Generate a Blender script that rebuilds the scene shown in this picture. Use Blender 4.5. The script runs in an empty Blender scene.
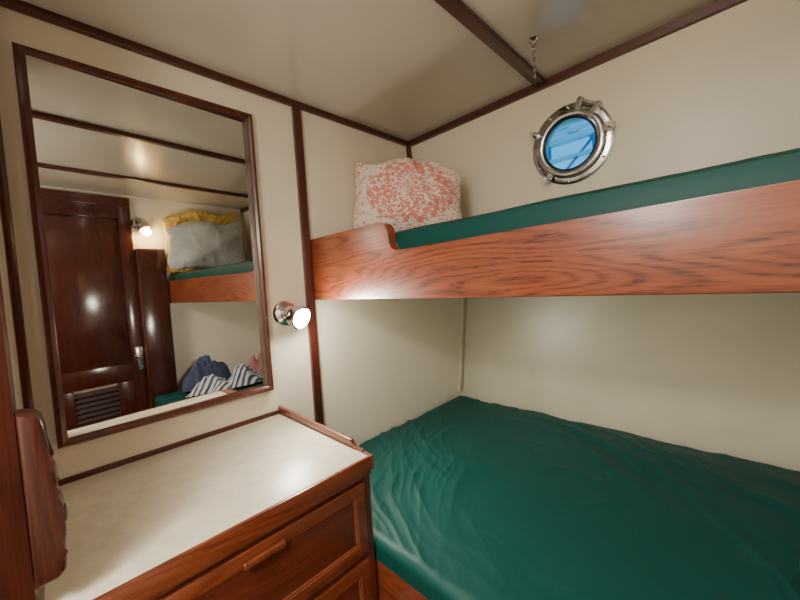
import bpy, bmesh, math, random
from mathutils import Vector, Matrix, noise
random.seed(4)
S=1.4; H=0.95
def W(x,y,z): return Vector((x*S,y*S,(z+H)*S))
col=bpy.context.scene.collection

# ---------------------------------------------------------------- materials
def newmat(name):
    m=bpy.data.materials.new(name); m.use_nodes=True
    nt=m.node_tree; return m,nt,nt.nodes['Principled BSDF']
def N(nt,t,**kw):
    n=nt.nodes.new(t)
    for k,v in kw.items():
        if k in n.inputs: n.inputs[k].default_value=v
        else: setattr(n,k,v)
    return n
def ramp(nt,stops):
    r=nt.nodes.new('ShaderNodeValToRGB'); e=r.color_ramp.elements
    while len(e)<len(stops): e.new(0.5)
    for i,(p,c) in enumerate(stops):
        e[i].position=p; e[i].color=(*c,1)
    return r
def mapping(nt,scale,rot=(0,0,0)):
    tc=nt.nodes.new('ShaderNodeTexCoord'); mp=nt.nodes.new('ShaderNodeMapping')
    mp.inputs['Scale'].default_value=scale; mp.inputs['Rotation'].default_value=rot
    nt.links.new(tc.outputs['Object'],mp.inputs['Vector']); return mp
def math_(nt,op,a,b=None,c=None):
    n=nt.nodes.new('ShaderNodeMath'); n.operation=op
    for i,v in enumerate((a,b,c)):
        if v is None: continue
        if isinstance(v,(int,float)): n.inputs[i].default_value=v
        else: nt.links.new(v,n.inputs[i])
    return n.outputs[0]
def plain(name,c,rough=.5,metal=0,var=.06,scale=9,bump=.02,coat=0,bscale=60):
    m,nt,b=newmat(name)
    mp=mapping(nt,(1,1,1)); n=N(nt,'ShaderNodeTexNoise',Scale=scale,Detail=4)
    nt.links.new(mp.outputs[0],n.inputs['Vector'])
    r=ramp(nt,[(.3,tuple(v*(1-var) for v in c)),(.7,tuple(min(1,v*(1+var)) for v in c))])
    nt.links.new(n.outputs['Fac'],r.inputs['Fac']); nt.links.new(r.outputs['Color'],b.inputs['Base Color'])
    b.inputs['Roughness'].default_value=rough; b.inputs['Metallic'].default_value=metal
    b.inputs['Coat Weight'].default_value=coat; b.inputs['Coat Roughness'].default_value=.15
    if bump:
        n2=N(nt,'ShaderNodeTexNoise',Scale=bscale,Detail=3); nt.links.new(mp.outputs[0],n2.inputs['Vector'])
        bp=N(nt,'ShaderNodeBump',Strength=bump*4,Distance=.004); nt.links.new(n2.outputs['Fac'],bp.inputs['Height'])
        nt.links.new(bp.outputs[0],b.inputs['Normal'])
    return m
def wood(name,dark,mid,light,axis=0,rings=28,rough=.28,coat=.4,lines=.12,tone=.5,cross=7.0,pores=.5,along=1.0,poresc=300,flecks=0):
    m,nt,b=newmat(name)
    sc=[cross]*3; sc[axis]=along
    mp=mapping(nt,tuple(sc)); n=N(nt,'ShaderNodeTexNoise',Scale=1.0,Detail=2.0,Roughness=.38)
    nt.links.new(mp.outputs[0],n.inputs['Vector'])
    si=math_(nt,'SINE',math_(nt,'MULTIPLY',n.outputs['Fac'],rings*6.28))
    li=math_(nt,'POWER',math_(nt,'MULTIPLY_ADD',si,.5,.5),2.0)
    sc2=[poresc]*3; sc2[axis]=12
    mp2=mapping(nt,tuple(sc2)); n2=N(nt,'ShaderNodeTexNoise',Scale=1.0,Detail=2.0)
    nt.links.new(mp2.outputs[0],n2.inputs['Vector'])
    sc3=[26]*3; sc3[axis]=1.6
    mp3=mapping(nt,tuple(sc3)); n3=N(nt,'ShaderNodeTexNoise',Scale=1.0,Detail=2.0)
    nt.links.new(mp3.outputs[0],n3.inputs['Vector'])
    v=math_(nt,'MULTIPLY_ADD',li,-lines,.30-.25*(pores-.45)*2)
    v=math_(nt,'MULTIPLY_ADD',n2.outputs['Fac'],pores,v)
    v=math_(nt,'MULTIPLY_ADD',n3.outputs['Fac'],tone*.5,v)
    v=math_(nt,'ADD',v,-.22*tone)
    if flecks:
        sc4=[240]*3; sc4[axis]=28
        mp4=mapping(nt,tuple(sc4)); n4=N(nt,'ShaderNodeTexNoise',Scale=1.0,Detail=0.0); nt.links.new(mp4.outputs[0],n4.inputs['Vector'])
        fr=ramp(nt,[(.56,(0,0,0)),(.64,(1,1,1))]); nt.links.new(n4.outputs['Fac'],fr.inputs['Fac'])
        fl=math_(nt,'MULTIPLY',fr.outputs['Color'],math_(nt,'MULTIPLY_ADD',li,.8,.2))
        v=math_(nt,'MULTIPLY_ADD',fl,-flecks,v)
    r=ramp(nt,[(.22,dark),(.5,mid),(.78,light)])
    nt.links.new(v,r.inputs['Fac']); nt.links.new(r.outputs['Color'],b.inputs['Base Color'])
    b.inputs['Roughness'].default_value=rough; b.inputs['Coat Weight'].default_value=coat; b.inputs['Coat Roughness'].default_value=.16
    bp=N(nt,'ShaderNodeBump',Strength=.10,Distance=.002); nt.links.new(v,bp.inputs['Height'])
    nt.links.new(bp.outputs[0],b.inputs['Normal'])
    return m
def emis(name,c,s):
    m,nt,b=newmat(name)
    b.inputs['Base Color'].default_value=(*c,1); b.inputs['Emission Color'].default_value=(*c,1); b.inputs['Emission Strength'].default_value=s
    return m

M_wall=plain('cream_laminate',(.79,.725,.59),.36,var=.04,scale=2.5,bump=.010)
M_wall_low=plain('shaded_beige_lining',(.47,.44,.33),.36,var=.08,scale=3,bump=.02,bscale=30)  # beige darkened in the colour for the shade under the upper berth
M_ceil=plain('glossy_ceiling_panel',(.54,.50,.42),.17,var=.04,scale=2,bump=.014,bscale=9,coat=0)
M_floor=wood('floor_wood',(.05,.02,.01),(.12,.05,.02),(.2,.09,.04),axis=0)
DK=((.022,.0045,.003),(.070,.014,.008),(.12,.028,.015))
M_dark=wood('dark_mahogany',*DK,axis=2,rings=10)
M_darky=wood('dark_mahogany_lengthwise',*DK,axis=1,rings=10,rough=.4,coat=.1)
M_darkx=wood('dark_mahogany_crosswise',*DK,axis=0,rings=10,rough=.4,coat=.1)
M_door=wood('door_mahogany',(.022,.006,.004),(.050,.012,.008),(.08,.021,.013),axis=2,rings=8,rough=.18,lines=.06)
M_louver=wood('louver_mahogany',(.008,.003,.002),(.025,.006,.004),(.05,.012,.008),axis=1,rings=8,rough=.6,coat=0)
M_board=wood('varnished_red_oak',(.075,.016,.007),(.225,.052,.019),(.34,.092,.036),axis=0,rings=30,rough=.34,coat=.2,lines=.16,cross=6.5,pores=.45,tone=.65,along=.75,poresc=480,flecks=.15)
DR=((.045,.009,.004),(.155,.036,.014),(.25,.067,.027))
M_dress=wood('dresser_mahogany',*DR,axis=1,rings=14,pores=.5)
M_dressz=wood('dresser_mahogany_upright',*DR,axis=2,rings=14,pores=.5)
M_dressx=wood('dresser_mahogany_cross',*DR,axis=0,rings=14,pores=.5)
M_near=wood('near_door_mahogany',(.014,.0035,.0025),(.052,.011,.006),(.092,.022,.011),axis=2,rings=12,pores=.5,rough=.28,coat=.2)
M_panel=wood('dresser_panel',(.032,.006,.003),(.10,.020,.009),(.165,.038,.017),axis=1,rings=14,pores=.5)
M_top=plain('counter_laminate',(.63,.565,.44),.36,var=.09,scale=30,bump=.01)
M_chrome=plain('chrome',(.72,.71,.70),.12,metal=1,var=.02,bump=0)
M_chromed=plain('polished_chrome_fitting',(.44,.44,.45),.15,metal=1,var=.2,scale=20,bump=.006)
M_black=plain('black_metal',(.02,.012,.01),.3,bump=0)
M_white=plain('grey_white_cotton',(.44,.44,.42),.85,var=.03,bump=.02)
M_yellow=plain('mustard_blanket',(.66,.47,.13),.85,var=.25,scale=14,bump=.05)
M_blue=plain('sky_blue_cotton',(.10,.30,.60),.8,var=.15,bump=.04)
M_navy=plain('navy_cotton',(.045,.06,.12),.85,var=.35,scale=16,bump=.06)
M_pink=plain('pink_cotton',(.42,.17,.19),.85,var=.1,bump=.04)
M_bulb=emis('lamp_bulb_glow',(1,.97,.92),120)
M_bulb2=emis('dim_lamp_bulb_glow',(1,.85,.55),7)
def fabric(name,c):
    m,nt,b=newmat(name)
    mp=mapping(nt,(1,1,1)); n=N(nt,'ShaderNodeTexNoise',Scale=500.0,Detail=2); nt.links.new(mp.outputs[0],n.inputs['Vector'])
    r=ramp(nt,[(.3,tuple(v*.9 for v in c)),(.7,tuple(v*1.08 for v in c))]); nt.links.new(n.outputs['Fac'],r.inputs['Fac'])
    nt.links.new(r.outputs['Color'],b.inputs['Base Color']); b.inputs['Roughness'].default_value=.52
    b.inputs['Specular IOR Level'].default_value=.30
    return m
M_green=fabric('teal_green_sheet',(.0005,.057,.049))
def striped():
    m,nt,b=newmat('navy_white_stripes')
    mp=mapping(nt,(1,1,1),(0,0,.35)); w=N(nt,'ShaderNodeTexWave',Scale=13.0,Distortion=1.2); w.bands_direction='X'
    nt.links.new(mp.outputs[0],w.inputs['Vector']); r=ramp(nt,[(.38,(.07,.08,.13)),(.48,(.66,.65,.64))])
    nt.links.new(w.outputs['Fac'],r.inputs['Fac']); nt.links.new(r.outputs['Color'],b.inputs['Base Color']); b.inputs['Roughness'].default_value=.85
    return m
M_stripe=striped()
def damask():
    m,nt,b=newmat('coral_damask_print')
    tc=nt.nodes.new('ShaderNodeTexCoord')
    nz_=N(nt,'ShaderNodeTexNoise',Scale=20.0,Detail=2); nt.links.new(tc.outputs['Object'],nz_.inputs['Vector'])
    vm=nt.nodes.new('ShaderNodeMixRGB'); vm.blend_type='LINEAR_LIGHT'; vm.inputs[0].default_value=.020
    nt.links.new(tc.outputs['Object'],vm.inputs[1]); nt.links.new(nz_.outputs['Color'],vm.inputs[2])
    sx=nt.nodes.new('ShaderNodeSeparateXYZ'); nt.links.new(vm.outputs[0],sx.inputs[0])
    x2=math_(nt,'MULTIPLY_ADD',sx.outputs['X'],.72,-.02); y2=math_(nt,'MULTIPLY_ADD',sx.outputs['Y'],1.0,.01)
    d=math_(nt,'SQRT',math_(nt,'ADD',math_(nt,'MULTIPLY',x2,x2),math_(nt,'MULTIPLY',y2,y2)))
    at=math_(nt,'ARCTAN2',y2,x2)
    ring=math_(nt,'MULTIPLY',d,150.0)
    ang=math_(nt,'SINE',math_(nt,'MULTIPLY_ADD',at,18.0,math_(nt,'MULTIPLY',ring,.35)))
    rad=math_(nt,'SINE',ring)
    pat=math_(nt,'MULTIPLY',ang,rad)
    n2=N(nt,'ShaderNodeTexNoise',Scale=60.0,Detail=1); nt.links.new(tc.outputs['Object'],n2.inputs['Vector'])
    fine=math_(nt,'ABSOLUTE',math_(nt,'SUBTRACT',n2.outputs['Fac'],.5))
    n4=N(nt,'ShaderNodeTexNoise',Scale=12.0,Detail=1); nt.links.new(tc.outputs['Object'],n4.inputs['Vector'])
    den=ramp(nt,[(.0,(.85,.85,.85)),(.56,(.92,.92,.92)),(.64,(.10,.10,.10)),(.74,(.25,.25,.25)),(1,(.65,.65,.65))])
    nt.links.new(math_(nt,'MULTIPLY',d,4.0),den.inputs['Fac'])
    ma=math_(nt,'MULTIPLY_ADD',pat,.15,.12)
    ma=math_(nt,'MULTIPLY_ADD',fine,2.2,ma)
    ma=math_(nt,'MULTIPLY_ADD',den.outputs['Color'],.36,ma)
    ma=math_(nt,'MULTIPLY_ADD',n4.outputs['Fac'],.4,ma)
    r2=ramp(nt,[(.735,(0,0,0)),(.765,(1,1,1))]); nt.links.new(ma,r2.inputs['Fac'])
    r3=ramp(nt,[(.0,(.81,.69,.61)),(1,(.70,.24,.19))]); nt.links.new(r2.outputs['Color'],r3.inputs['Fac'])
    nt.links.new(r3.outputs['Color'],b.inputs['Base Color']); b.inputs['Roughness'].default_value=.85
    return m
M_damask=damask()
def glassmat():
    m,nt,b=newmat('window_pane'); nt.nodes.remove(b)
    t=nt.nodes.new('ShaderNodeBsdfTransparent'); t.inputs[0].default_value=(.7,.95,1,1)
    g=nt.nodes.new('ShaderNodeBsdfGlossy'); g.inputs['Roughness'].default_value=.05
    mx=nt.nodes.new('ShaderNodeMixShader'); mx.inputs[0].default_value=.06
    nt.links.new(t.outputs[0],mx.inputs[1]); nt.links.new(g.outputs[0],mx.inputs[2])
    nt.links.new(mx.outputs[0],nt.nodes['Material Output'].inputs[0]); return m
M_glass=glassmat()
mm_,nt_,b_=newmat('mirror_silvering'); b_.inputs['Metallic'].default_value=1; b_.inputs['Base Color'].default_value=(.74,.74,.71,1); b_.inputs['Roughness'].default_value=.015
M_mirror=mm_

# ---------------------------------------------------------------- helpers
def mkobj(name,bm,mat,loc=None,smooth=False,parent=None,label=None):
    me=bpy.data.meshes.new(name); bmesh.ops.recalc_face_normals(bm,faces=bm.faces); bm.to_mesh(me); bm.free()
    o=bpy.data.objects.new(name,me); col.objects.link(o)
    me.materials.append(mat)
    if smooth:
        for p in me.polygons: p.use_smooth=True
        me.set_sharp_from_angle(angle=math.radians(35))
    if loc is not None: o.location=loc
    if parent: setpar(o,parent)
    if label: o['label']=label
    return o
def setpar(o,p):
    o.parent=p; o.matrix_parent_inverse=Matrix.Translation(-p.location)
def empty(name,loc,label,cat,group=None):
    e=bpy.data.objects.new(name,None); e.empty_display_size=.05; e.location=loc; col.objects.link(e)
    e['label']=label; e['category']=cat
    if group: e['group']=group
    return e
def tag(o,label,cat,kind=None,group=None):
    o['label']=label; o['category']=cat
    if kind: o['kind']=kind
    if group: o['group']=group
    return o
def box(name,lo,hi,mat,bev=.003,parent=None,seg=2,label=None):
    a=W(*lo); b=W(*hi); c=(a+b)/2; d=b-a
    bm=bmesh.new(); bmesh.ops.create_cube(bm,size=1)
    bmesh.ops.scale(bm,vec=(abs(d.x),abs(d.y),abs(d.z)),verts=bm.verts)
    if bev: bmesh.ops.bevel(bm,geom=list(bm.edges),offset=bev,segments=seg,affect='EDGES',profile=.5)
    return mkobj(name,bm,mat,c,smooth=bool(bev),parent=parent,label=label)
def struct(name,lo,hi,mat,bev=0,label='',cat='wall'):
    o=box(name,lo,hi,mat,bev); tag(o,label,cat,'structure'); return o
def prism(name,pts,axis,a0,a1,mat,bev=0,parent=None,smooth=False,seg=2):
    bm=bmesh.new()
    def P(p,a):
        return {'x':W(a,p[0],p[1]),'y':W(p[0],a,p[1]),'z':W(p[0],p[1],a)}[axis]
    A=[P(p,a0) for p in pts]; B=[P(p,a1) for p in pts]
    c=sum(A+B,Vector())/(2*len(pts))
    va=[bm.verts.new(v-c) for v in A]; vb=[bm.verts.new(v-c) for v in B]
    bm.faces.new(va); bm.faces.new(list(reversed(vb)))
    n=len(pts)
    for i in range(n):
        bm.faces.new((va[i],vb[i],vb[(i+1)%n],va[(i+1)%n]))
    if bev:
        es=[e for e in bm.edges if (e.verts[0] in va and e.verts[1] in va) or (e.verts[0] in vb and e.verts[1] in vb)]
        bmesh.ops.bevel(bm,geom=es,offset=bev,segments=seg,affect='EDGES',profile=.5)
    return mkobj(name,bm,mat,c,smooth=smooth or bool(bev),parent=parent)
def lathe(name,prof,mat,seg=48,mtx=None,parent=None,smooth=True,closed=False):
    bm=bmesh.new(); rings=[]
    for r,z in prof:
        if r<1e-6: rings.append([bm.verts.new((0,0,z))])
        else: rings.append([bm.verts.new((r*math.cos(2*math.pi*i/seg),r*math.sin(2*math.pi*i/seg),z)) for i in range(seg)])
    pairs=list(zip(rings,rings[1:]))
    if closed: pairs.append((rings[-1],rings[0]))
    for A,B in pairs:
        for i in range(seg):
            j=(i+1)%seg
            if len(A)==1: bm.faces.new((A[0],B[i],B[j]))
            elif len(B)==1: bm.faces.new((A[i],B[0],A[j]))
            else: bm.faces.new((A[i],B[i],B[j],A[j]))
    o=mkobj(name,bm,mat,smooth=smooth)
    if mtx is not None: o.matrix_world=mtx
    if parent: setpar(o,parent)
    return o
def frame_mtx(origin,zdir,up=Vector((0,0,1)),roll=0):
    z=zdir.normalized(); x=up.cross(z).normalized(); y=z.cross(x)
    m=Matrix((x,y,z)).transposed().to_4x4(); m.translation=origin
    return m@Matrix.Rotation(roll,4,'Z')
def nz(x,y,z=0): return noise.noise(Vector((x,y,z)))
def cyl_between(name,a,b,r,mat,parent=None,seg=12):
    d=b-a; m=frame_mtx((a+b)/2,d,Vector((.3,.9,.1)))
    bm=bmesh.new(); bmesh.ops.create_cone(bm,cap_ends=True,segments=seg,radius1=r,radius2=r,depth=d.length)
    o=mkobj(name,bm,mat,smooth=True); o.matrix_world=m
    if parent: setpar(o,parent)
    return o

# ---------------------------------------------------------------- room shell
X1=.5; Y0=-1.15; ZC=.59
struct('floor',(-1.05,Y0-.05,-1.0),(X1+.05,1.5,-.95),M_floor,label='dark varnished wood cabin floor',cat='floor')
struct('ceiling',(-1.05,Y0-.05,ZC),(X1+.05,1.5,ZC+.05),M_ceil,label='glossy cream cabin ceiling panels',cat='ceiling')
struct('wall_left',(-1.05,Y0-.05,-.95),(-1,1.5,ZC),M_wall,label='cream laminate cabin wall with wood battens',cat='wall')
struct('wall_right',(X1,Y0-.05,-.95),(X1+.05,1.5,ZC),M_wall,label='cream laminate cabin wall beside the door',cat='wall')
struct('wall_front',(-1,Y0-.05,-.95),(X1,Y0,ZC),M_wall,label='cream laminate wall of the cabin entrance',cat='wall')
k=.0949
hull=prism('wall_back',[(1.174,0),(1.118,ZC),(1.16,ZC),(1.216,0)],'x',-1,X1,M_wall)
tag(hull,'cream hull-side wall with a round porthole','wall','structure')
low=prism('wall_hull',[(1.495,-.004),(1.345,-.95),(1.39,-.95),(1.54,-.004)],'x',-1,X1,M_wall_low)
tag(low,'shade-darkened beige hull lining behind the lower berth','wall','structure')

def trim(n,lo,hi,mat=M_dark,label='dark mahogany batten',bev=.003):
    o=box('trim_%d'%n,lo,hi,mat,bev); tag(o,label,'trim','structure'); return o
trim(1,(-1,Y0,.571),(-.986,1.12,ZC),M_darky,'dark mahogany batten along the ceiling edge')
o=prism('trim_2',[(1.104,.5895),(1.1185,.5895),(1.1205,.569),(1.1065,.569)],'x',-.986,X1,M_darkx)
tag(o,'dark mahogany batten between ceiling and hull wall','trim','structure')
trim(3,(-1,.578,-.60),(-.986,.605,.571),M_dark,'upright mahogany batten beside the berths')
trim(4,(-1,-.052,-.36),(-.990,-.038,.571),M_dark,'upright mahogany batten beside the mirror')
o=prism('trim_5',[(1.103,.568),(1.120,.568),(1.159,.135),(1.143,.135)],'x',-1,-.986,M_dark); tag(o,'dark mahogany corner batten above the upper berth','trim','structure')
o=prism('trim_6',[(1.463,-.05),(1.487,-.05),(1.403,-.55),(1.380,-.55)],'x',-1,-.985,M_wall_low); tag(o,'shade-darkened beige corner batten above the lower berth','trim','structure')
trim(7,(-.446,Y0,.577),(-.415,1.10,ZC),M_darky,'mahogany batten across the ceiling panels')
trim(8,(.10,Y0,.577),(.13,1.10,ZC),M_darky,'mahogany batten across the ceiling panels')

# ---------------------------------------------------------------- porthole
pc=W(-.360,1.174-k*.384,.384); n_in=Vector((0,-.9955,-.0945)).normalized()
PM=frame_mtx(pc,n_in)
cut=lathe('cutter',[(0,-.2),(.118,-.2),(.118,.1),(0,.1)],M_wall,mtx=PM)
bo=hull.modifiers.new('b','BOOLEAN'); bo.object=cut; bo.operation='DIFFERENCE'; bo.solver='EXACT'
bpy.context.view_layer.update()
dg=bpy.context.evaluated_depsgraph_get(); me=bpy.data.meshes.new_from_object(hull.evaluated_get(dg))
hull.modifiers.clear(); hull.data=me; bpy.data.objects.remove(cut)
port=empty('window_1',pc,'round chrome ship porthole with blue daylight','window'); port['kind']='structure'
def pp(name,prof,mat,closed=True,seg=64):
    return lathe(name,prof,mat,seg=seg,mtx=PM,parent=port,closed=closed)
pp('flange',[(.114,-.030),(.114,.006),(.118,.009),(.152,.009),(.160,.006),(.162,.001),(.161,-.002),(.117,-.002),(.117,-.030)],M_chromed)
pp('pane_ring',[(.104,.004),(.104,.022),(.106,.027),(.110,.030),(.126,.031),(.132,.028),(.135,.022),(.136,.0095),(.118,.0093),(.113,.006)],M_chromed)
pp('gasket',[(.0985,.0135),(.0985,.021),(.1035,.024),(.1035,.0135)],M_black)
pp('pane',[(0,.008),(.1035,.008),(.1035,.013),(0,.013)],M_glass,closed=False)
def pbox(name,cx,cy,cz,sx,sy,sz,ang,mat=M_chromed,bev=.004):
    bm=bmesh.new(); bmesh.ops.create_cube(bm,size=1); bmesh.ops.scale(bm,vec=(sx,sy,sz),verts=bm.verts)
    bmesh.ops.bevel(bm,geom=list(bm.edges),offset=bev,segments=2,affect='EDGES')
    o=mkobj(name,bm,mat,smooth=True)
    o.matrix_world=PM@Matrix.Rotation(ang,4,'Z')@Matrix.Translation((cx,cy,cz)); setpar(o,port); return o
def lug(name,ang,r0,sx,sy,sz,cz,mat=M_chromed): return pbox(name,r0,0,cz,sx,sy,sz,ang,mat)
sg=1 if (PM@Vector((1,0,0))-pc).x>0 else -1
def A_(deg):
    return math.radians(deg) if sg>0 else math.radians(180-deg)
for a in (44,70): lug('hinge',A_(a),.148,.050,.020,.038,.022)
def prod(name,ang,r,rad,h,z0,mat=M_chrome):
    o=lathe(name,[(0,z0),(rad,z0),(rad,z0+h*.6),(rad*.75,z0+h),(0,z0+h)],mat,seg=20)
    o.matrix_world=PM@Matrix.Rotation(ang,4,'Z')@Matrix.Translation((r,0,0)); setpar(o,port)
bm=bmesh.new(); bmesh.ops.create_cone(bm,cap_ends=True,segments=16,radius1=.007,radius2=.007,depth=.10)
o=mkobj('hinge_pin',bm,M_chrome,smooth=True); o.matrix_world=PM@Matrix.Rotation(A_(57),4,'Z')@Matrix.Translation((.157,0,.028))@Matrix.Rotation(math.pi/2,4,'X'); setpar(o,port)
for a in (232,8,150): 
    lug('dog_lug',A_(a),.146,.048,.026,.024,.018); prod('dog_nut',A_(a),.157,.013,.032,.028)
for a in (90,120,180,205,265,295,325): prod('bolt',A_(a),.148,.0055,.004,.0085)

# dockside canopy outside
roof=empty('dock_canopy',W(-.8,3.0,.2),'pale steel-framed canopy outside the porthole','canopy')
M_out=plain('painted_steel_pale',(.72,.86,.92),.6,bump=0)
M_out2=plain('painted_steel_blue',(.10,.30,.48),.6,bump=0)
for i in range(7):
    x=-1.9+i*.30
    cyl_between('rafter',W(x,2.6,.90),W(x+.22,3.9,1.55),.016,M_out2,roof,8)
box('beam',(-2.0,2.56,.90),(.4,2.62,.935),M_out,0,parent=roof)
box('beam',(-2.0,3.1,1.22),(.4,3.16,1.25),M_out,0,parent=roof)
box('beam',(-2.0,2.9,1.08),(.4,2.93,1.11),M_out,0,parent=roof)
box('beam',(-2.0,2.56,.78),(.4,2.60,.80),M_out,0,parent=roof)
box('beam',(-2.0,2.56,.67),(.4,2.60,.69),M_out,0,parent=roof)
for x in (-.98,-.68): box('post',(x,2.56,-.95),(x+.022,2.61,.9),M_out2,0,parent=roof)
cyl_between('brace',W(-.96,2.58,.60),W(-.66,2.58,.90),.013,M_out2,roof,8)

# chain
ch=empty('hanging_chain',W(-.364,.90,ZC),'short metal chain hanging from a ceiling eye','chain')
lathe('ceiling_plate',[(0,0),(.018,0),(.018,-.004),(.010,-.008),(.004,-.018),(0,-.018)],M_chrome,seg=24,mtx=Matrix.Translation(W(-.364,.90,ZC)),parent=ch)
bm=bmesh.new()
for i in range(11):
    R=.0062;r=.0018; c=Vector((0,0,-.022-i*.012)); rot=Matrix.Rotation(math.pi/2*(i%2),4,'Z')
    vs=[]
    for a in range(14):
        A=2*math.pi*a/14; row=[]
        for b2 in range(6):
            B=2*math.pi*b2/6; rr=R+r*math.cos(B)
            row.append(bm.verts.new(c+rot@Vector((rr*math.cos(A)*.75,r*math.sin(B),rr*math.sin(A)*1.25))))
        vs.append(row)
    for a in range(14):
        for b2 in range(6):
            bm.faces.new((vs[a][b2],vs[(a+1)%14][b2],vs[(a+1)%14][(b2+1)%6],vs[a][(b2+1)%6]))
mkobj('chain_links',bm,M_chromed,W(-.364,.90,ZC),True,parent=ch)

# ---------------------------------------------------------------- upper berth
ub=empty('upper_berth',W(-.3,.9,-.04),'upper bunk with varnished reddish wood leeboard','bunk bed')
pts=[(-.999,-.030),(-.996,-.040)]
pts+=[(.499,-.040),(.499,.095),(.05,.0895),(-.45,.082)]
for i in range(9):
    t=i/8*math.pi/2; pts.append((-.606-.024*math.sin(t),.104-.024*math.cos(t)))
for i in range(13):
    t=i/12*math.pi/2; pts.append((-.668+.038*math.cos(t),.121+.038*math.sin(t)))
pts+=[(-.999,.158)]
prism('leeboard',pts,'y',.609,.637,M_board,bev=.004,parent=ub,seg=3)
box('berth_base',(-.998,.6375,-.038),(.498,1.482,-.006),M_wall_low,.002,parent=ub)

def cushion_slab(name,x0,x1,y0,y1,zt,th,r,mat,nx,ny,fold,label,cat):
    x0,x1,y0,y1=[v*S for v in (x0,x1,y0,y1)]; zt=(zt+H)*S; th*=S
    ext=r*math.pi/2+(th-r)
    xi0,xi1,yi0,yi1=x0+r,x1-r,y0+r,y1-r
    cx,cy=(x0+x1)/2,(y0+y1)/2
    bm=bmesh.new(); g=[]
    def axis(a,b,n):
        return [a-ext+ext*i/8 for i in range(8)]+[a+(b-a)*i/n for i in range(n+1)]+[b+ext*(i+1)/8 for i in range(8)]
    AX=axis(xi0,xi1,nx); AY=axis(yi0,yi1,ny)
    for p in AX:
        row=[]
        for q in AY:
            qx=min(max(p,xi0),xi1); qy=min(max(q,yi0),yi1)
            dx,dy=p-qx,q-qy; d=math.hypot(dx,dy); 
            if d>1e-9:
                d2=max(abs(dx),abs(dy)); ux,uy=dx/d,dy/d
                a=min(d2/r,math.pi/2); off=r*math.sin(a); dz=r*(1-math.cos(a))+max(0,d2-r*math.pi/2)
                X=qx+ux*off; Y=qy+uy*off
            else: X,Y,dz=qx,qy,0
            f=fold(X/S,Y/S)*max(0,1-dz/(r*1.2))
            row.append(bm.verts.new((X-cx,Y-cy,-dz+f)))
        g.append(row)
    for i in range(len(g)-1):
        for j in range(len(g[0])-1):
            bm.faces.new((g[i][j],g[i+1][j],g[i+1][j+1],g[i][j+1]))
    rim=[e for e in bm.edges if e.is_boundary]
    bmesh.ops.contextual_create(bm,geom=rim)
    o=mkobj(name,bm,mat,Vector((cx,cy,zt)),True); 
    for p in o.data.polygons: p.use_smooth=True
    tag(o,label,cat); return o
def fold_up(x,y): return .003*nz(x*6,y*5)+.001*nz(x*30,y*12,3)
cushion_slab('mattress',-.985,.49,.6405,1.135,.136,.138,.028,M_green,160,30,fold_up,'thin mattress in teal green sheet on the upper bunk','mattress')

# ---------------------------------------------------------------- lower berth
lb=empty('lower_berth',W(-.3,.9,-.95),'lower bunk platform with dark wood front rail','bunk bed')
box('front_rail',(-.998,.4705,-.949),(.41,.494,-.616),M_dressx,.005,parent=lb)
box('berth_base',(-.998,.4945,-.68),(.41,1.37,-.618),M_wall_low,.002,parent=lb)
def ridge(v,p): return max(0,1-abs(v)*3.0)**p
def fold_low(x,y):
    dx,dy=x+.95,y-1.35
    h=0
    wx=nz(x*2.2,y*2.2,1)*.18+nz(x*6,y*6,4)*.045; wy=nz(x*2.2,y*2.2,2)*.18+nz(x*6,y*6,5)*.045
    a=math.radians(-28); u=(dx+wx)*math.cos(a)+(dy+wy)*math.sin(a); v=-(dx+wx)*math.sin(a)+(dy+wy)*math.cos(a)
    m=max(.15,min(1,.55+1.6*nz(x*1.6,y*1.6,11)))
    h+=.0095*m*ridge(nz(u*1.2,v*6,5),1.9)
    h+=.0062*m*ridge(nz(u*2.6,v*11,15),1.7)
    h+=.0028*m*ridge(nz(u*5,v*22,16),1.5)
    a=math.radians(-62); u=(dx+wx)*math.cos(a)+(dy+wy)*math.sin(a); v=-(dx+wx)*math.sin(a)+(dy+wy)*math.cos(a)
    m2=max(.15,min(1,.55+1.6*nz(x*1.6,y*1.6,31)))
    h+=.0085*m2*ridge(nz(u*1.4,v*6,9),1.9)
    h+=.0060*m2*ridge(nz(u*2.8,v*12,19),1.7)
    h+=.0028*m2*ridge(nz(u*5.5,v*23,23),1.5)
    a=math.radians(15); u=(dx+wx)*math.cos(a)+(dy+wy)*math.sin(a); v=-(dx+wx)*math.sin(a)+(dy+wy)*math.cos(a)
    h+=.0035*ridge(nz(u*2.5,v*9,41),2.0)*max(0,nz(x*2,y*2,44)+.2)
    h+=.010*nz(x*1.8,y*1.8,20)+.002*nz(x*12,y*12,3)
    return h-.010
cushion_slab('mattress',-.985,.405,.4690,1.375,-.562,.055,.032,M_green,420,320,fold_low,'wide mattress with wrinkled teal green sheet on the lower bunk','mattress')

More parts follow.
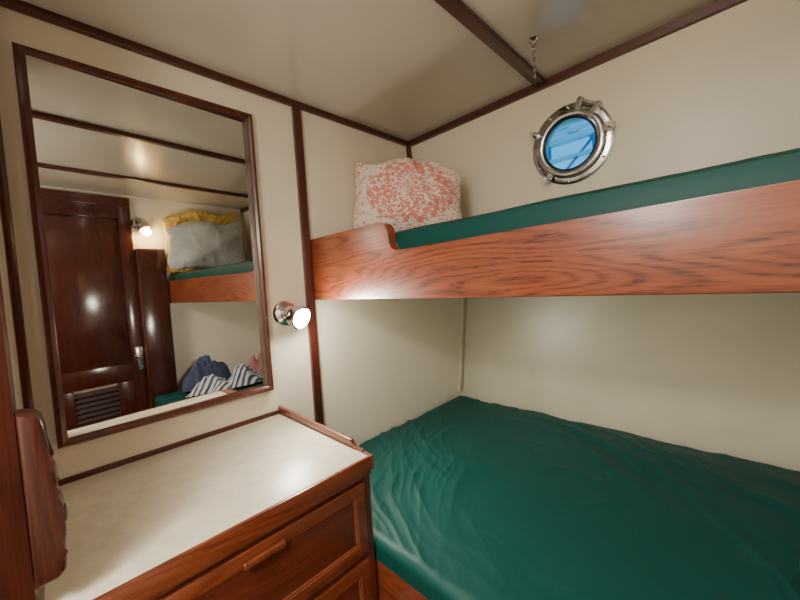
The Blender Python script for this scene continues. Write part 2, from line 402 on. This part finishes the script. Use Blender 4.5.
# ---------------------------------------------------------------- pillows
def pillow(name,w,h,t,mtx,mat,label,seed=0,n=90,round_=.05,top=0.0,crease=1.0):
    bm=bmesh.new(); sides=[]
    for s in (1,-1):
        g=[]
        for i in range(n+1):
            row=[]
            for j in range(n+1):
                u=math.sin((-1+2*i/n)*math.pi/2); v=math.sin((-1+2*j/n)*math.pi/2)
                cr=(u*u*v*v)
                ed=1+.05*nz(u*2.4+seed,v*2.4,4)
                X=u*w/2*(1-.11*(1-v*v)*u*u-round_*cr**2)*ed; Y=v*h/2*(1-.10*(1-u*u)*v*v-round_*cr**2)*ed
                if v>0: Y-=top*v*v*(.35*math.exp(-((u+.45)/.22)**2)+max(0,u-.1)**1.6*1.3)*h*.12
                e=(max(0,1-abs(u)**2.0)**.62)*(max(0,1-abs(v)**2.0)**.62)
                rimf=max(abs(u),abs(v))
                puck=crease*.020*max(0,rimf-.30)*e**.45*(ridge(nz((u*7 if abs(v)>abs(u) else u*2)+seed,(v*2 if abs(v)>abs(u) else v*7),6),1.5))
                z=s*t/2*e*(1+.35*nz(u*1.5+seed,v*1.5,s))+s*puck*1.3+s*.020*crease*e*ridge(nz(u*2.0+v*1.4+seed,v*1.8-u*1.2,14),2)
                edge=(i in(0,n) or j in(0,n))
                if edge and s==-1: row.append(sides[0][i][j]); continue
                row.append(bm.verts.new((X,Y,0 if edge else z)))
            g.append(row)
        sides.append(g)
        for i in range(n):
            for j in range(n):
                f=(g[i][j],g[i+1][j],g[i+1][j+1],g[i][j+1])
                try: bm.faces.new(f)
                except ValueError: pass
    o=mkobj(name,bm,mat,smooth=True); 
    for p in o.data.polygons: p.use_smooth=True
    o.matrix_world=mtx; tag(o,label,'pillow'); return o
c=W(-.822,.895,.2905)
pillow('pillow',.57,.435,.25,frame_mtx(c,Vector((.62,-.74,.20)),roll=math.radians(-3)),M_damask,'plump white pillow with coral damask print on the upper bunk',2,top=2.1,round_=.11,crease=.8)
c=W(.320,.80,.308)
pillow('pillow',.64,.46,.18,frame_mtx(c,Vector((-.96,-.24,.12))),M_white,'plain grey-white pillow propped at the bunk end',6,top=1.6,crease=.5,round_=.13)
c=W(.455,.825,.350)
pillow('pillow',.66,.60,.06,frame_mtx(c,Vector((-1,0,.0))),M_yellow,'mustard yellow cushion behind the plain pillow',11,top=1.8)

# ---------------------------------------------------------------- cloth piles
def heap(name,cx,cy,z0,rx,ry,h,mat,label,cat,seed,n=110,rum=1.0):
    bm=bmesh.new(); rings=[]
    c=bm.verts.new((0,0,0)); 
    R=n//2; Sg=n
    def P(r,a):
        s=1+.35*nz(math.cos(a)*1.5+seed,math.sin(a)*1.5)+.10*nz(math.cos(a)*5+seed,math.sin(a)*5)
        x=r*rx*s*math.cos(a)*S; y=r*ry*s*math.sin(a)*S
        e=max(0,1-r**2.6)
        wx=nz(x*9,y*9,seed)*.05; wy=nz(x*9,y*9,seed+9)*.05
        z=h*S*e*(.70+1.1*nz(x*7+seed,y*7,seed))+rum*e**.5*(.034*ridge(nz((x+wx)*7+seed,(y+wy)*13,seed),1.2)+.020*ridge(nz((x+wx)*17+seed,(y+wy)*9,seed+4),1.2))
        return (x,y,max(0.001,z))
    c.co=P(0,0)
    for i in range(1,R+1): rings.append([bm.verts.new(P(i/R,2*math.pi*j/Sg)) for j in range(Sg)])
    for j in range(Sg): bm.faces.new((c,rings[0][j],rings[0][(j+1)%Sg]))
    for A,B in zip(rings,rings[1:]):
        for j in range(Sg): bm.faces.new((A[j],B[j],B[(j+1)%Sg],A[(j+1)%Sg]))
    bot=[bm.verts.new((v.co.x*.97,v.co.y*.97,-.003)) for v in rings[-1]]
    for j in range(Sg): bm.faces.new((rings[-1][j],bot[j],bot[(j+1)%Sg],rings[-1][(j+1)%Sg]))
    bm.faces.new(bot)
    o=mkobj(name,bm,mat,W(cx,cy,z0),True)
    for p in o.data.polygons: p.use_smooth=True
    tag(o,label,cat); return o
heap('jacket',.315,.735,-.553,.085,.150,.19,M_navy,'crumpled navy jacket on the lower bunk','clothing',3,rum=1.2)
heap('towel',.150,.82,-.553,.070,.22,.105,M_stripe,'folded navy and white striped towel on the lower bunk','towel',8,rum=.6)
heap('shirt',.30,1.08,-.553,.09,.14,.14,M_pink,'crumpled pink shirt on the lower bunk','clothing',12)

# ---------------------------------------------------------------- mirror
y0,y1,z0,z1=-.012,.443,-.293,.502; fw=.0165
mir=empty('wall_mirror',W(-1,.214,-.293),'tall rectangular wall mirror in mahogany frame above the dresser','mirror')
M_frame=wood('mirror_frame_wood',(.03,.006,.004),(.085,.018,.009),(.14,.035,.016),axis=2,rings=6)
def mitred():
    bm=bmesh.new()
    prof=[(0,0),(0,.024),(.004,.030),(.012,.031),(fw*S-.003,.026),(fw*S,.023),(fw*S,0)]
    cor=[(y0,z0,1,1),(y1,z0,-1,1),(y1,z1,-1,-1),(y0,z1,1,-1)]
    rows=[]
    c=W(-1,.214,.1)
    for (yy,zz,sy,sz) in cor:
        p=W(-1,yy,zz)-c
        rows.append([bm.verts.new((p.x+d+.0005,p.y+sy*i_,p.z+sz*i_)) for i_,d in prof])
    for a in range(4):
        A,B=rows[a],rows[(a+1)%4]
        for i in range(len(prof)):
            j=(i+1)%len(prof); bm.faces.new((A[i],B[i],B[j],A[j]))
    return mkobj('mirror_frame',bm,M_frame,c,False,parent=mir)
mitred()
gl=box('mirror_glass',(-.9995,y0+fw*.8,z0+fw*.8),(-.9985,y1-fw*.8,z1-fw*.8),M_mirror,0,parent=mir)
gl.rotation_euler=(0,0,math.radians(1.95)); gl.location.x+=.0105

# ---------------------------------------------------------------- reading lamps
def sconce(pos,wall_dir,aim,label,bulbmat):
    e=empty('reading_lamp',pos,label,'lamp',None)
    bmtx=frame_mtx(pos,wall_dir)
    lathe('wall_plate',[(0,0),(.054,0),(.056,.004),(.052,.010),(.044,.012),(.036,.020),(.018,.024),(0,.024)],M_chrome,mtx=bmtx,parent=e)
    joint=pos+wall_dir*.052
    lathe('arm',[(0,.02),(.011,.02),(.009,.036),(.014,.041),(.014,.054),(0,.058)],M_chromed,seg=24,mtx=bmtx,parent=e)
    hm=frame_mtx(joint,aim)
    lathe('lamp_shade',[(0,-.030),(.018,-.028),(.026,-.022),(.030,-.01),(.031,.006),(.037,.014),(.044,.020),(.046,.056),(.049,.060),(.049,.066),(.044,.066),(.042,.060),(.041,.026),(.026,.018),(0,.016)],M_chrome,mtx=hm,parent=e)
    lathe('bulb',[(0,.022),(.012,.024),(.028,.038),(.038,.054),(.036,.060),(.018,.064),(0,.065)],bulbmat,seg=32,mtx=hm,parent=e)
    return joint+aim*.085
aim1=Vector((.80,.22,-.30)).normalized()
pl=sconce(W(-1,.505,-.072),Vector((1,0,0)),aim1,'swivel chrome reading lamp glowing beside the mirror',M_bulb)
pl2=sconce(W(X1,.500,.435),Vector((-1,0,0)),Vector((-.35,.35,-.85)).normalized(),'swivel chrome reading lamp on the wall by the door',M_bulb2)

# ---------------------------------------------------------------- dresser
dr=empty('dresser',W(-.79,.21,-.95),'built-in mahogany dresser with cream laminate top','dresser')
XF=-.585
def setpar2(o,p):
    o.parent=p; o.matrix_parent_inverse=Matrix.Translation(-p.location)
box('body',(-.998,-.034,-.948),(XF,.464,-.392),M_dressz,.004,parent=dr)
box('countertop',(-.988,-.034,-.391),(-.5785,.4575,-.370),M_top,.002,parent=dr,label='cream laminate counter')
box('back_strip',(-.998,-.034,-.391),(-.989,.4575,-.360),M_darky,.003,parent=dr)
box('front_edge',(-.578,-.034,-.408),(-.571,.4575,-.3698),M_dress,.002,parent=dr)
f=[(-.998,-.400),(-.571,-.400),(-.571,-.3695),(-.598,-.3695),(-.601,-.3665),(-.628,-.3655),(-.636,-.361),(-.640,-.352),(-.998,-.350)]
prism('side_rail',f,'y',.458,.466,M_dressx,bev=.0015,parent=dr)
def drawer(zt,zb,pull=True):
    ya,yb=.000,.440
    b=box('drawer',(XF+.0003,ya,zb),(XF+.006,yb,zt),M_dress,.002,parent=dr)
    bm=bmesh.new(); c=W(XF+.006,(ya+yb)/2,(zt+zb)/2)
    prof=[(0,.0),(.0005,.006),(.002,.007),(.034,.007),(.036,.005),(.040,.0045),(.043,.0006)]
    cor=[(ya,zb,1,1),(yb,zb,-1,1),(yb,zt,-1,-1),(ya,zt,1,-1)]; rows=[]
    for yy,zz,sy,sz in cor:
        p=W(XF+.006,yy,zz)-c; rows.append([bm.verts.new((p.x+dd,p.y+sy*ii,p.z+sz*ii)) for ii,dd in prof])
    for a in range(4):
        A,B=rows[a],rows[(a+1)%4]
        for i in range(len(prof)-1): bm.faces.new((A[i],B[i],B[i+1],A[i+1]))
    fr=mkobj('drawer_frame',bm,M_dress,c,True); setpar2(fr,b)
    pn=box('drawer_panel',(XF+.0062,ya+.030,zb+.030),(XF+.0072,yb-.030,zt-.030),M_panel,.0004); setpar2(pn,b)
    yc=(ya+yb)/2; zc=zt-.012
    h=box('handle',(XF+.0112,yc-.036,zc-.014),(XF+.0195,yc+.036,zc-.002),M_dressz,.0045,seg=4); setpar2(h,b)
drawer(-.420,-.574); drawer(-.590,-.742); drawer(-.758,-.93)

# ---------------------------------------------------------------- door leaf near the camera
dl=empty('door_2',W(-.61,-.25,-.95),'open dark mahogany door beside the dresser','door'); dl['kind']='structure'
box('leaf',(-.625,-.50,-.945),(-.592,-.038,.56),M_near,.005,parent=dl)
bp_=[(-.0375,-.328),(-.018,-.327),(-.011,-.320),(-.0095,-.308),(-.0125,-.298),(-.0090,-.288),(-.0075,-.272),(-.0075,-.246),(-.0095,-.232),(-.0135,-.224),(-.0100,-.214),(-.0110,-.198),(-.0155,-.190),(-.0150,-.150),(-.018,-.134),(-.024,-.126),(-.0375,-.123)]
prism('lock_block',bp_,'x',-.622,-.580,M_near,bev=.006,parent=dl,seg=4)
km=frame_mtx(W(-.601,-.0078,-.259),Vector((0,1,0)))
lathe('latch_rosette',[(0,0),(.015,0),(.016,.0015),(.012,.003),(.007,.004),(0,.0045)],M_black,seg=28,mtx=km,parent=dl)

# ---------------------------------------------------------------- cabin door (seen in the mirror)
d1=empty('door_1',W(X1,.26,-.95),'dark mahogany cabin door with louvre panel','door'); d1['kind']='structure'
xa,xb=X1-.028,X1-.001
ya,yb=.02,.460
box('header',(xa-.004,ya,.52),(xb,yb,.571),M_dark,.003,parent=d1)
box('stile',(xa,ya,-.945),(xb,ya+.06,.519),M_door,.003,parent=d1)
box('stile',(xa,yb-.06,-.945),(xb,yb,.519),M_door,.003,parent=d1)
for za,zb in ((.45,.519),(-.46,-.36),(-.945,-.80)): box('rail',(xa,ya+.0605,za),(xb,yb-.0605,zb),M_door,.003,parent=d1)
box('door_panel',(xa+.012,ya+.061,-.359),(xb,yb-.061,.449),M_door,.002,parent=d1)
box('raised_field',(xa+.008,ya+.085,-.335),(xa+.0118,yb-.085,.425),M_door,.003,parent=d1)
box('stile',(xa,ya+.0605,-.799),(xb,ya+.13,-.461),M_door,.003,parent=d1)
box('stile',(xa,yb-.13,-.799),(xb,yb-.0605,-.461),M_door,.003,parent=d1)
bm=bmesh.new(); c=W(xa+.012,(ya+yb)/2,-.63)
n=12
for i in range(n):
    z=-.785+i*(.325/n); p=W(xa+.010,(ya+yb)/2,z)-c
    g=bmesh.ops.create_cube(bm,size=1)['verts']
    bmesh.ops.scale(bm,vec=(.005,(yb-ya-.262)*S,.036),verts=g); bmesh.ops.rotate(bm,verts=g,cent=(0,0,0),matrix=Matrix.Rotation(math.radians(35),3,'Y'))
    bmesh.ops.translate(bm,vec=p,verts=g)
mkobj('louver',bm,M_louver,c,parent=d1)
box('lock_plate',(xa-.005,.415,-.41),(xa-.0005,.457,-.275),M_chrome,.002,parent=d1)
box('handle',(xa-.020,.418,-.338),(xa-.0055,.448,-.325),M_chrome,.004,parent=d1)
lk=empty('locker',W(.46,.54,-.95),'narrow dark mahogany locker at the foot of the bunks','locker')
box('body',(.440,.462,-.948),(.499,.604,.285),M_dark,.004,parent=lk)
box('locker_door',(.430,.466,-.93),(.4395,.600,.27),M_door,.004,parent=lk)

# ceiling dome lamp behind the viewer
cl=empty('ceiling_lamp',W(-.15,-.62,ZC),'round flush ceiling lamp with frosted dome','lamp')
lm=Matrix.Translation(W(-.15,-.62,ZC))@Matrix.Rotation(math.pi,4,'X')
lathe('lamp_base',[(0,0),(.11,0),(.11,.015),(.1,.02),(0,.02)],M_chrome,mtx=lm,parent=cl)
lathe('lamp_dome',[(.095,.02),(.085,.04),(.05,.055),(0,.06)],emis('frosted_dome',(1,.92,.8),6),mtx=lm,parent=cl)

# ---------------------------------------------------------------- lights
def light(kind,loc,e,c,size=.05,name='lamp_and_fill_light',rot=None):
    l=bpy.data.lights.new(name,kind); l.energy=e; l.color=c
    if kind=='AREA': l.size=size; 
    else: l.shadow_soft_size=size
    o=bpy.data.objects.new(name,l); o.location=loc; col.objects.link(o)
    if rot is not None: o.rotation_euler=rot
    return o
light('POINT',pl,7,(1,.93,.80),.03)
sp=light('SPOT',pl,24,(1,.93,.80),.03); sp.data.spot_size=math.radians(150); sp.data.spot_blend=.7
sp.rotation_euler=aim1.to_track_quat('-Z','Y').to_euler()
light('POINT',pl2,6,(1,.66,.28),.03)
light('AREA',W(-.15,-.62,ZC-.06),46,(1,.95,.88),.35,rot=(0,0,0))
light('POINT',W(-.15,-.34,.30),24,(1,.95,.88),.14)  # added fill for the whole cabin, no fixture hangs here

w=bpy.data.worlds.new('world'); bpy.context.scene.world=w; w.use_nodes=True
nt=w.node_tree; bg=nt.nodes['Background']
tc=nt.nodes.new('ShaderNodeTexCoord'); sp_=nt.nodes.new('ShaderNodeSeparateXYZ'); nt.links.new(tc.outputs['Generated'],sp_.inputs[0])
r=ramp(nt,[(.0,(.08,.35,.55)),(.25,(.08,.50,.95)),(.6,(.06,.44,.9))]); nt.links.new(sp_.outputs['Z'],r.inputs['Fac']); nt.links.new(r.outputs['Color'],bg.inputs['Color'])
bg.inputs['Strength'].default_value=1.6

# ---------------------------------------------------------------- camera
Xc=Vector((350,4,345)).normalized(); Yc=Vector((340,38,-345)); Yc=(Yc-Xc*Yc.dot(Xc)).normalized(); Zc=Xc.cross(Yc)
cam=bpy.data.cameras.new('camera'); co=bpy.data.objects.new('camera',cam); col.objects.link(co)
M=Matrix((Xc,Yc,Zc)).to_4x4(); M.translation=W(0,0,0); co.matrix_world=M
cam.sensor_width=36; cam.lens=345/800*36; cam.clip_start=.01
bpy.context.scene.camera=co
